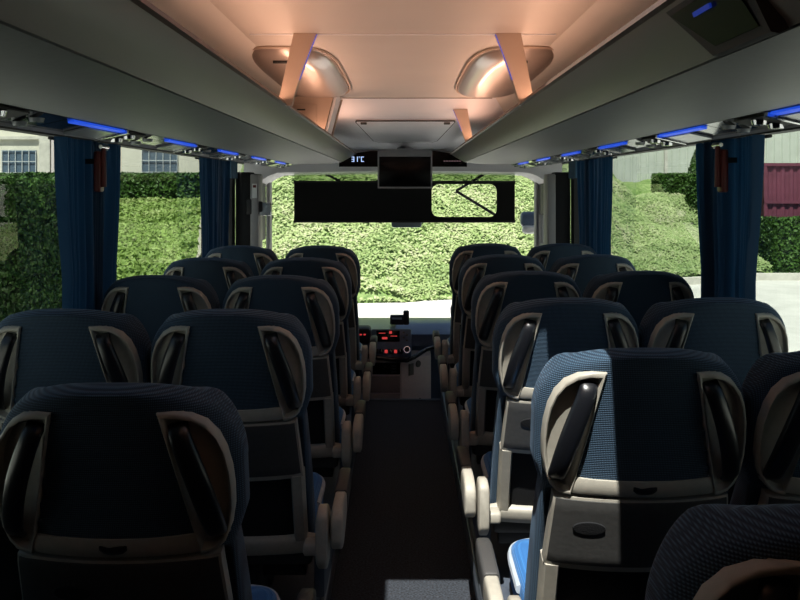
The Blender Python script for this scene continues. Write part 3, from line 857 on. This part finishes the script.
def build_seat(arm_side, oval_u, window=False):
    root = empty('coach_seat')
    link('backrest', build_backrest(), M['fabric'], root, ang=60)
    for sg in (-1, 1):
        bm = BM(); loft(bm, ear_rings(sg), True, False, True)
        e = link('grip_recess', bm, M['shell'], root, ang=50)
        h = link('grab_handle', handle_bm(sg), M['handle'], root, ang=60)
        h['label'] = 'black grab handle'
    # strip under the head fabric
    bm = plate(lambda s_: .150 + (s_ - .318) * .33, .319, .358, .006, .006, 4, 18, .02, .003, bow=.006)
    link('head_trim', bm, M['shell'], root, ang=30)
    bm = plate(.026, .334, .350, .011, .009, 3, 6, .01, .003, bow=.006)
    link('latch', bm, M['handle'], root, ang=30)
    # large rear panel with rim
    hw = lambda s_: .194 + (s_ - .365) * .06
    bm = plate(hw, .367, .572, .005, .014, 12, 20, .03, .003, bow=.006)
    link('rear_panel_rim', bm, M['shell'], root, ang=30)
    hw2 = lambda s_: .189 + (s_ - .365) * .06
    bm = plate(hw2, .373, .556, .009, .017, 12, 20, .012, .003, bow=.006)
    p = link('rear_panel', bm, M['panel'], root, ang=30)
    bm = BM(); N = 24
    cs = .447
    for rad, nn in ((1.0, .0175),):
        pass
    rings = []
    for k, nn in ((1.0, .012), (.97, .0150), (.5, .0155), (.02, .0155)):
        rings.append([P(oval_u + .036 * k * math.cos(2 * math.pi * i / N), cs + .0185 * k * math.sin(2 * math.pi * i / N), nn) for i in range(N)])
    loft(bm, rings, True, False, True)
    link('cup_recess', bm, M['pocket'], p, ang=50)
    # pocket and its frame
    bm = plate(.17, .572, .765, -.012, -.004, 8, 12, .02, .003)
    link('net_pocket', bm, M['pocket'], root)
    for sg in (-1, 1):
        bm = BM(); rings = []
        for j in range(9):
            s_ = .568 + .21 * j / 8
            u0, u1 = .168, .207
            rings.append([P(sg * u0, s_, .0), P(sg * (u0 + .006), s_, .014), P(sg * (u1 - .006), s_, .014), P(sg * u1, s_, .004), P(sg * u1, s_, -.035), P(sg * u0, s_, -.03)])
        loft(bm, rings); link('pocket_frame', bm, M['shell'], root, ang=40)
    # lower cross bar
    bm = BM(); rings = []
    for j in range(13):
        u = -.232 + .464 * j / 12
        rr = 1.0 if 0 < j < 12 else .7
        ring = []
        for i in range(16):
            a = 2 * math.pi * i / 16
            ring.append(P(u, .795 + .032 * rr * math.copysign(abs(math.cos(a)) ** .6, math.cos(a)), -.005 + .022 * rr * math.copysign(abs(math.sin(a)) ** .6, math.sin(a))))
        rings.append(ring)
    loft(bm, rings); link('cross_bar', bm, M['shell'], root, ang=50)
    # cushion
    def cush(z0, z1, grow, y0, y1, hw):
        bm = BM(); rings = []
        n = 40
        for (z, sc) in ((z0, .94), (z0 + .012, .985), (z0 + .03, 1.0), (z1 - .035, 1.0), (z1 - .018, .985), (z1 - .006, .94), (z1, .86), (z1 + .002, .4), (z1 + .002, .05)):
            ring = []
            for i in range(n):
                a = 2 * math.pi * i / n
                x = (hw + grow) * math.copysign(abs(math.cos(a)) ** .35, math.cos(a)); y = ((y1 - y0) / 2 + grow) * math.copysign(abs(math.sin(a)) ** .35, math.sin(a))
                dz = .012 * (abs(x) / hw) ** 3 if z > z1 - .02 else 0
                ring.append(Vector((x * sc, (y0 + y1) / 2 + y * sc, z + dz)))
            rings.append(ring)
        loft(bm, rings); return bm
    link('cushion', cush(.34, .455, 0, .29, .70, .222), M['cushion'], root, ang=60)
    bm = BM(); pts = []
    hw_, yb, yf = .220, .40, .703
    for k in range(0, 25):
        f = k / 24
        a = math.pi * (1 - f)
        x = hw_ * math.copysign(abs(math.cos(a)) ** .35, math.cos(a)); y = (yf - .42) * abs(math.sin(a)) ** .35 + .42
        pts.append((x, y, .436))
    tube(bm, pts, .012, 8); link('cushion_piping', bm, M['piping'], root)
    bm = BM(); box(bm, (-.215, .30, .29), (.215, .68, .345), .015); link('seat_pan', bm, M['panel'], root)
    # pedestal
    bm = BM()
    box(bm, (-.05, .33, .105), (.05, .60, .29), .012)
    box(bm, (-.19, .36, .23), (.19, .41, .29), .006); box(bm, (-.19, .52, .23), (.19, .57, .29), .006)
    link('pedestal', bm, M['black'], root)
    # armrest
    if arm_side:
        sg = arm_side
        def armprof(y, zt, zb, w0, w1):
            out = []
            for i in range(20):
                a = 2 * math.pi * (i + .5) / 20
                c, sn = math.cos(a), math.sin(a)
                out.append(Vector((sg * ((w0 + w1) / 2 + (w1 - w0) / 2 * math.copysign(abs(c) ** .3, c)), y, (zt + zb) / 2 + (zt - zb) / 2 * math.copysign(abs(sn) ** .5, sn))))
            return out
        w0, w1 = .286, .326
        bm = BM()
        loft(bm, [armprof(*a) for a in ((.158, .475, .43, w0 + .006, w1 - .006), (.165, .497, .41, w0 + .001, w1 - .001), (.18, .512, .40, w0, w1), (.22, .523, .395, w0, w1), (.27, .523, .41, w0, w1), (.32, .520, .44, w0, w1), (.36, .517, .455, w0, w1))])
        am = link('armrest', bm, M['shell'], root, ang=50)
        bm = BM()
        loft(bm, [armprof(*a) for a in ((.325, .524, .45, w0 - .002, w1 + .002), (.33, .528, .45, w0 - .003, w1 + .003), (.50, .527, .465, w0 - .003, w1 + .003), (.54, .52, .47, w0, w1), (.555, .505, .48, w0 + .006, w1 - .006))])
        link('arm_pad', bm, M['armpad'], am, ang=50)
        bm = BM()
        loft(bm, [armprof(*a) for a in ((.150, .50, .38, .246, .276), (.157, .515, .36, .242, .280), (.19, .525, .335, .242, .280), (.24, .515, .33, .242, .280), (.27, .48, .35, .246, .276))])
        box(bm, (min(sg * .20, sg * .27), .19, .37), (max(sg * .20, sg * .27), .25, .41), .01)
        link('arm_pivot', bm, M['shell'], root, ang=50)
        bm = BM(); box(bm, (min(sg * .224, sg * .262), .27, .20), (max(sg * .224, sg * .262), .60, .36), .015)
        link('side_cover', bm, M['podium'], root)
    return root

protoL = build_seat(1, -.09)      # left block: aisle is on +x
protoR = build_seat(-1, -.115)
protoW = build_seat(0, -.11)
G = 'rows of coach seats'
AX, WX = .518, .988
left_aisle = [(1.41, 'navy headrest coach seat nearest the camera on the driver side of the aisle'),
              (2.21, 'navy coach seat on the driver side of the aisle, second from the rear'),
              (3.08, 'navy coach seat on the driver side of the aisle, in the middle row of five'),
              (3.86, 'navy coach seat on the driver side of the aisle, second from the front'),
              (4.66, 'frontmost navy coach seat on the driver side of the aisle')]
left_win = [(2.21, 'navy coach window seat on the driver side, beside the nearest blue curtain'),
            (3.08, 'navy coach window seat on the driver side, third from the front'),
            (3.86, 'navy coach window seat on the driver side, second from the front'),
            (4.66, 'frontmost navy coach window seat on the driver side')]
right_aisle = [(.81, 'dark coach seat cut off by the bottom edge on the door side, headrest only'),
               (1.66, 'aisle seat on the door side with the big sunlit patch on its headrest'),
               (2.44, 'coach seat with sunlit grip and armrest, third from the rear on the door side'),
               (3.24, 'navy coach seat on the door side of the aisle, third from the front'),
               (4.04, 'navy coach seat on the door side of the aisle, second from the front'),
               (4.84, 'frontmost navy coach seat on the door side of the aisle')]
right_win = [(1.66, 'dark coach window seat cut off by the picture edge on the door side'),
             (2.44, 'coach window seat on the door side with the grey road seen behind its grip'),
             (3.24, 'navy coach window seat on the door side, third from the front'),
             (4.04, 'navy coach window seat on the door side, second from the front'),
             (4.84, 'frontmost navy coach window seat on the door side')]
def place(proto, x, rows, used):
    for d, lab in rows:
        o = proto if not used else copy_tree(proto)
        used = True
        o.location = (x(d) if callable(x) else x, d, -.014 if d == 1.41 else 0); tag(o, lab, 'seat', G)
    return used
place(protoL, lambda d: -.541 if d < 2 else (-.506 if d < 2.5 else -.496), left_aisle, False)
place(protoR, .529, right_aisle, False)
u = place(protoW, -.983, left_win, False)
place(protoW, 1.003, right_win, True)

# ------------------------------------------------------------------ dashboard and cab
def dash_box(bm, a, b, bev=.008): box(bm, a, b, bev)
t = empty('dashboard', (-.3, 6.45, -.4), label='navy dashboard with red switches below the windscreen', cat='dashboard')
o0 = Vector((-.3, 6.45, -.4))
def L3(x, y, z): return Vector((x, y, z)) - o0
bm = BM()
prof = [(6.15, .37), (6.55, .39), (6.93, .35), (6.93, -.38), (6.40, -.38), (6.40, .20), (6.22, .22)]
va = prism(bm, [(y - o0.y, z - o0.z) for y, z in prof], -1.15 - o0.x, -.06 - o0.x, axis='x')
link('body', bm, M['dash_top'], t, ang=30)
bm = BM(); prism(bm, [(y - o0.y, z - o0.z) for y, z in [(6.30, .32), (6.5, .37), (6.93, .35), (6.93, -.38), (6.80, -.38), (6.74, .18), (6.34, .22)]], -.058 - o0.x, 1.15 - o0.x, axis='x')
link('co_driver_ledge', bm, M['dash_top'], t, ang=30)
# instrument block facing the driver, leaning
bm = BM(); Mi = Matrix.Translation(L3(-.075, 6.02, .315)) @ Matrix.Rotation(math.radians(-18), 4, 'X')
box(bm, (-.17, -.01, -.115), (.14, .16, .10), .015, M4=Mi); ib = link('instrument_block', bm, M['dash_top'], t)
bm = BM(); box(bm, (-.13, -.016, .0), (.05, -.009, .085), .003, M4=Mi); link('radio_screen', bm, M['screen'], ib)
for (a, b, c, d) in ((-.03, -.01, .06, .08), (-.085, -.045, .018, .034), (-.11, -.06, .062, .066), (-.02, .03, .04, .044)):
    bm = BM(); box(bm, (a, -.020, c), (b, -.016, d), M4=Mi); link('red_display', bm, M['red_led'], ib, smooth=False)
for k in range(6):
    bm = BM(); x = -.14 + .036 * k; box(bm, (x, -.02, -.09), (x + .028, -.010, -.055), .003, M4=Mi)
    sw = link('switch', bm, M['gloss_black'], ib)
    if k in (2, 4):
        bm = BM(); box(bm, (x + .004, -.023, -.086), (x + .026, -.020, -.062), M4=Mi); link('warning_light', bm, M['red_led'], sw, smooth=False)
bm = BM(); bmesh.ops.create_cone(bm, cap_ends=True, segments=24, radius1=.030, radius2=.026, depth=.02, matrix=Mi @ Matrix.Translation((.105, -.018, -.06)) @ Matrix.Rotation(math.radians(90), 4, 'X'))
link('dial', bm, M['chrome'], ib)
bm = BM(); bmesh.ops.create_cone(bm, cap_ends=True, segments=24, radius1=.02, radius2=.018, depth=.006, matrix=Mi @ Matrix.Translation((.105, -.030, -.06)) @ Matrix.Rotation(math.radians(90), 4, 'X'))
link('dial_face', bm, M['black'], ib)
for (x, z) in ((.08, .07), (.105, .05), (.08, .03), (.105, .01)):
    bm = BM(); box(bm, (x - .008, -.018, z - .006), (x + .008, -.01, z + .006), .002, M4=Mi); link('key', bm, M['panel'], ib)
# instrument cluster left
bm = BM(); box(bm, tuple(L3(-.55, 6.0, .30)), tuple(L3(-.25, 6.17, .42)), .02); cl = link('gauge_cluster', bm, M['black'], t)
bm = BM()
for k in range(3): box(bm, tuple(L3(-.36 + .03 * k, 5.994, .37)), tuple(L3(-.345 + .03 * k, 6.0, .38)))
link('gauge_light', bm, M['red_led'], cl, smooth=False)
# glossy sill band
bm = BM(); tube(bm, [L3(-.30, 5.985, .215), L3(-.10, 5.97, .195), L3(.03, 5.965, .185), L3(.09, 6.02, .20), L3(.18, 6.12, .235), L3(.30, 6.22, .25)], .017, 10); link('glossy_band', bm, M['gloss_black'], t)

t = empty('centre_console', (-.02, 6.1, -.4), label='taupe console with drawers under the dashboard at the end of the aisle', cat='console')
o0 = Vector((-.02, 6.1, -.4))
bm = BM()
fp = [(-.27, 5.99), (-.01, 5.99), (.03, 6.01), (.22, 6.21), (.22, 6.38), (-.27, 6.38)]
prism(bm, [(x - o0.x, y - o0.y) for x, y in fp], 0.0, .575, axis='z'); link('body', bm, M['dash_box'], t, ang=20)
for (z0, z1) in ((.0, .145), (.152, .30)):
    pass
def cb(z0, z1, m, nm, y=5.982, x0=-.262, x1=-.022, bev=.004):
    bm = BM(); box(bm, tuple(L3(x0, y, z0)), tuple(L3(x1, 5.9895, z1)), bev); return link(nm, bm, m, t)
def L3(x, y, z): return Vector((x, y, z)) - o0
cb(.075, .165, M['screen'], 'card_reader')
cb(-.065, .062, M['dash_box_dark'], 'drawer')
cb(-.23, -.075, M['dash_box_dark'], 'drawer')
for k in range(3):
    cb(.09 + .022 * k, .10 + .022 * k, M['panel'], 'reader_key', y=5.979, x0=-.09, x1=-.05, bev=.001)
# fittings on the slanted side face
dirn = (Vector((.22, 6.21, 0)) - Vector((.03, 6.01, 0))).normalized(); nrm = Vector((dirn.y, -dirn.x, 0))
def side(f, z): return Vector((.03, 6.01, 0)) + dirn * f + Vector((0, 0, z)) - o0
Rm = Matrix(((dirn.x, -nrm.x, 0, 0), (dirn.y, -nrm.y, 0, 0), (0, 0, 1, 0), (0, 0, 0, 1)))
bm = BM(); box(bm, (-.028, -.006, -.045), (.028, .0, .045), .004, M4=Matrix.Translation(side(.045, .10)) @ Rm); link('switch_plate', bm, M['panel'], t)
for f, z, r in ((.125, .13, .027), (.15, -.215, .02), (.145, -.15, .012)):
    bm = BM(); bmesh.ops.create_cone(bm, cap_ends=True, segments=24, radius1=r, radius2=r * .9, depth=.01, matrix=Matrix.Translation(side(f, z) + nrm * .004) @ Rm @ Matrix.Rotation(math.radians(90), 4, 'X'))
    link('socket', bm, M['panel'] if r > .015 else M['black'], t)
# phone holder and ticket device on the dash
t = empty('card_terminal', (-.02, 6.34, .388), label='small black card terminal standing on top of the dashboard', cat='card terminal')
bm = BM(); box(bm, (-.085, 0, 0), (.03, .07, .075), .01); link('body', bm, M['black'], t)
bm = BM(); box(bm, (-.07, -.004, .045), (.01, .0, .062), .001); link('display', bm, M['mirror'], t)
bm = BM(); box(bm, (.022, -.005, .0), (.07, .06, .112), .012); link('receiver', bm, M['black'], t)
# handrail by the step
t = empty('handrail', (.37, 5.85, -.35), label='curved grey handrail rising beside the front step on the door side', cat='handrail')
bm = BM(); tube(bm, [(0, 0, 0), (0, 0, .85), (-.005, .0, .95), (.02, .01, 1.0), (.05, .02, 1.015), (.30, .05, 1.0), (.36, .05, .9), (.36, .05, 0)], .014, 10); link('rail', bm, M['dash_box'], t)
bm = BM(); box(bm, (-.02, -.01, .0), (.38, .06, .66), .01); link('guard_panel', bm, M['dash_box'], t)

# ------------------------------------------------------------------ outside
GZ = -1.25
bm = BM(); n = 2
bm.faces.new([bm.verts.new(p) for p in ((-60, -30, GZ), (60, -30, GZ), (60, 70, GZ), (-60, 70, GZ))])
link('ground', bm, M['asphalt'], kind='structure')

def leaves_mesh(name, sampler, count, size, seed, flat=.5):
    rnd = random.Random(seed)
    V, Fc = [], []
    for _ in range(count):
        p, nrm_ = sampler(rnd)
        d = Vector((rnd.gauss(0, 1), rnd.gauss(0, 1), rnd.gauss(0, 1))).normalized()
        nn = (nrm_ * flat + d * (1 - flat)).normalized()
        a = nn.orthogonal().normalized(); a.rotate(Matrix.Rotation(rnd.uniform(0, 6.28), 3, nn)); b = nn.cross(a)
        sz = size * rnd.uniform(.6, 1.3)
        k = len(V)
        V += [p - a * sz * .5, p + b * sz * .32 + nn * sz * .08, p + a * sz * .6, p - b * sz * .32 + nn * sz * .08]
        Fc.append((k, k + 1, k + 2, k + 3))
    me = bpy.data.meshes.new(name); me.from_pydata(V, [], Fc); me.update()
    return me

def base_y(x): return 18.7 + (.45 * x if x > 0 else .10 * x)
def hill(x, r):
    """r metres up the slope from its foot"""
    y = base_y(x) + r * .78
    prof = .62 * r if r > .6 else .62 * r + .25 * math.sin(r / .6 * math.pi) * .5
    hmax = 1.0 if x < 5 else max(.45, 1 - (x - 5) * .16)
    z = GZ + prof * hmax + .28 * noise.noise(Vector((x * .5, y * .5, 1))) + .12 * noise.noise(Vector((x * 1.7, y * 1.7, 4)))
    if r < .15: z = GZ - .05
    if x < -4.2: z = GZ + (z - GZ) * max(0.12, 1 - ((-4.2 - x) / 1.6) ** 1.3)
    return Vector((x, y, z))
bm = BM(); nx, nr = 110, 60
X_L, X_R = -5.6, 11.2
g = [[bm.verts.new(hill(X_L + (X_R - X_L) * i / nx, 11.0 * j / nr)) for i in range(nx + 1)] for j in range(nr + 1)]
for j in range(nr):
    for i in range(nx): bm.faces.new((g[j][i], g[j][i + 1], g[j + 1][i + 1], g[j + 1][i]))
hs = link('hillside_ground', bm, M['soil'], kind='structure')
def hs_sampler(rnd):
    x = rnd.uniform(X_L, X_R); r = rnd.uniform(.05, 8.5)
    p = hill(x, r); q = noise.noise(p * 1.3)
    return p + Vector((0, -.05, .06 + .10 * q + rnd.uniform(0, .08))), Vector((0, -.55, .8))
o = link('ivy', leaves_mesh('ivy', hs_sampler, 85000, .085, 2, .72), M['ivy'], smooth=False)
tag(o, 'bright sunlit ivy covering the hillside beyond the windscreen', 'ivy'); o['kind'] = 'stuff'

# kerb along the foot on the right
bm = BM(); pts = []
rings = []
for k in range(24):
    x = 1.5 + k * .9
    y = min(base_y(x), 23.4) - .25
    rings.append([Vector((x, y, GZ)), Vector((x, y, GZ + .20)), Vector((x, y + .22, GZ + .20)), Vector((x, y + .22, GZ))])
loft(bm, rings)
link('trim_kerb', bm, M['kerb'], kind='structure')

def hedge(x0, x1, y0, y1, z0, z1, label, count, size, seed, faces, m='hedge'):
    c = Vector(((x0 + x1) / 2, (y0 + y1) / 2, z0))
    t = empty('hedge', c, label=label, cat='hedge', group='trimmed hedges')
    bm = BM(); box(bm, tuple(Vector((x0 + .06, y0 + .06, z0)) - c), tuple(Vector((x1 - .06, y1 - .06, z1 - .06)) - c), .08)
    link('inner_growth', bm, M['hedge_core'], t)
    def smp(rnd):
        f = rnd.choice(faces)
        a, b = rnd.random(), rnd.random(); j = rnd.uniform(-.07, .02)
        if f == '+x': p, nn = Vector((x1 + j, y0 + (y1 - y0) * a, z0 + (z1 - z0) * b)), Vector((1, 0, .3))
        elif f == '-x': p, nn = Vector((x0 - j, y0 + (y1 - y0) * a, z0 + (z1 - z0) * b)), Vector((-1, 0, .3))
        elif f == '-y': p, nn = Vector((x0 + (x1 - x0) * a, y0 - j, z0 + (z1 - z0) * b)), Vector((0, -1, .3))
        elif f == '+y': p, nn = Vector((x0 + (x1 - x0) * a, y1 + j, z0 + (z1 - z0) * b)), Vector((0, 1, .3))
        else: p, nn = Vector((x0 + (x1 - x0) * a, y0 + (y1 - y0) * b, z1 + j * .5)), Vector((0, 0, 1))
        p += Vector((noise.noise(p * 2.5), noise.noise(p * 2.5 + Vector((9, 0, 0))), noise.noise(p * 2.5 + Vector((0, 9, 0))))) * .05
        return p - c, nn
    link('foliage', leaves_mesh('foliage', smp, count, size, seed), M[m], t, smooth=False)
    return t
hedge(-6.0, -4.5, 6.3, 11.6, GZ, 1.60, 'tall dark green trimmed hedge close outside the driver-side windows', 50000, .06, 11, ['+x', '+x', '+x', '+y', '-y', '+z'])
# lit grass bank beyond it
bm = BM(); nx, nr = 50, 30
def bank(x, f):
    y = 12.5 + 12.5 * f; z = GZ + .05 + 2.3 * f ** .8 + .12 * noise.noise(Vector((x * .6, y * .6, 0)))
    return Vector((x, y, z))
xl, xr = -16, -3.4
g = [[bm.verts.new(bank(xl + (xr - 3.0 * (j / nr) - xl) * i / nx, j / nr)) for i in range(nx + 1)] for j in range(nr + 1)]
for j in range(nr):
    for i in range(nx): bm.faces.new((g[j][i], g[j][i + 1], g[j + 1][i + 1], g[j + 1][i]))
link('ground_bank', bm, M['grass'], kind='structure')
def bk(rnd):
    f = rnd.random(); x = rnd.uniform(xl + 4, xr - 3 * f)
    return bank(x, f) + Vector((0, 0, .04)), Vector((0, -.6, .7))
o = link('grass', leaves_mesh('grass', bk, 16000, .14, 5), M['grass'], smooth=False)
tag(o, 'sunlit rough grass on the bank beyond the driver-side windows', 'grass'); o['kind'] = 'stuff'
hedge(-13.5, -4.6, 25.2, 26.2, .75, 1.93, 'dark trimmed hedge on top of the grass bank below the barred windows', 9000, .13, 12, ['-y', '-y', '+z', '+x'])

# left building
def building_left():
    y = 29.0
    t = empty('building', (-12, y, GZ), label='cream building with barred windows behind the hedges on the driver side', cat='building')
    o0 = Vector((-12, y, GZ))
    def bx(name, a, b, m, par=t, bev=0):
        bm = BM(); box(bm, tuple(Vector(a) - o0), tuple(Vector(b) - o0), bev); return link(name, bm, m, par)
    bx('wall', (-22, y, GZ), (-5.6, y + 6, 7.5), M['render'])
    bx('string_course', (-22, y - .12, 3.25), (-12.85, y + .02, 3.36), M['kerb'])
    bx('pilaster', (-13.35, y - .15, GZ), (-12.95, y + .02, 7.5), M['kerb'])
    bx('drainpipe', (-12.9, y - .14, GZ), (-12.80, y - .02, 7.5), M['dash_box'])
    for xa, xb, z0, z1 in ((-14.75, -13.5, 1.2, 2.85), (-9.6, -8.3, 1.2, 2.9), (-18.6, -17.3, 1.2, 2.9)):
        w = bx('window', (xa, y - .02, z0), (xb, y + .02, z1), M['win_glass'])
        bm = BM()
        nb = 5
        for k in range(nb + 1):
            x = xa + (xb - xa) * k / nb; box(bm, tuple(Vector((x - .012, y - .08, z0)) - o0), tuple(Vector((x + .012, y - .055, z1)) - o0))
        for k in range(5):
            z = z0 + (z1 - z0) * k / 4; box(bm, tuple(Vector((xa, y - .085, z - .012)) - o0), tuple(Vector((xb, y - .06, z + .012)) - o0))
        link('bars', bm, M['bars'], w)
building_left()

# right side: hedge by the road, maroon container, pale clad building, dark hedge, cypress
hedge(11.3, 22, 23.9, 25.2, GZ + .15, .52, 'low hedge along the kerb in front of the maroon container', 12000, .13, 21, ['-y', '-y', '-x', '+z'])
t = empty('shipping_container', (15.05, 27.4, GZ), label='maroon steel container standing behind the low roadside hedge', cat='container')
bm = BM(); pr = []
x = -3.0; z = 0
k = 0
while x < 5.0:
    pr += [(x, -1.2), (x + .09, -1.2), (x + .14, -1.16), (x + .23, -1.16)]; x += .28
pr += [(5.0, -1.2), (5.0, 1.2), (-3.0, 1.2)]
prism(bm, pr, 1.0, 3.5, axis='z'); link('body', bm, M['maroon'], t, ang=20)
bm = BM()
for zz in (1.0, 2.25, 3.5): box(bm, (-3.05, -1.26, zz - .05), (5.05, -1.18, zz + .05))
for xx in (-3.0, -.9, 1.2, 3.2, 5.0): box(bm, (xx - .05, -1.25, 1.0), (xx + .05, -1.18, 3.5))
link('frame', bm, M['maroon'], t)
bm = BM(); box(bm, (-3.0, -1.1, 0), (5.0, 1.1, .95)); link('plinth', bm, M['kerb'], t)
t = empty('building', (17, 33, GZ), label='pale clad building behind the trees and container on the door side', cat='building')
bm = BM(); pr = []; x = -9.0
while x < 13: pr += [(x, 0), (x + .22, 0), (x + .25, .04), (x + .30, .04)]; x += .33
pr += [(13, 0), (13, 5), (-9, 5)]
prism(bm, pr, 0, 9, axis='z'); link('wall', bm, M['cladding'], t, ang=20)
bm = BM()
for xx in (-6, -2, 2, 6): box(bm, (xx - .06, -.1, 0), (xx + .06, 0, 9))
link('drainpipe', bm, M['kerb'], t)
hedge(9.6, 12.2, 29.4, 30.4, .2, 1.98, 'dark trimmed hedge behind the slope on the door side', 6000, .13, 22, ['-y', '-y', '-x', '+z'])
def cypress(x, y, z0, h, r, label):
    t = empty('cypress', (x, y, z0), label=label, cat='tree')
    bm = BM(); rings = []
    for k in range(12):
        f = k / 11; rr = r * .8 * (math.sin(math.pi * min(1, .12 + .88 * f) ** .8) ** .6) if f < 1 else .02
        rings.append([Vector((rr * math.cos(a * math.pi / 6), rr * math.sin(a * math.pi / 6), h * f)) for a in range(12)])
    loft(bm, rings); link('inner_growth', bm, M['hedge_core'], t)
    def smp(rnd):
        f = rnd.random(); a = rnd.uniform(0, 6.28); rr = r * (math.sin(math.pi * min(1, .12 + .88 * f) ** .8) ** .6) * rnd.uniform(.85, 1.05) if f < 1 else 0
        return Vector((rr * math.cos(a), rr * math.sin(a), h * f)), Vector((math.cos(a), math.sin(a), .3))
    link('foliage', leaves_mesh('foliage', smp, 3500, .14, 33), M['hedge'], t, smooth=False)
    bm = BM(); tube(bm, [(0, 0, -1), (0, 0, .4)], .1); link('trunk', bm, M['dash_box_dark'], t)
cypress(10.75, 28.6, .4, 2.5, .42, 'rounded dark cypress rising at the edge of the door-side curtain')
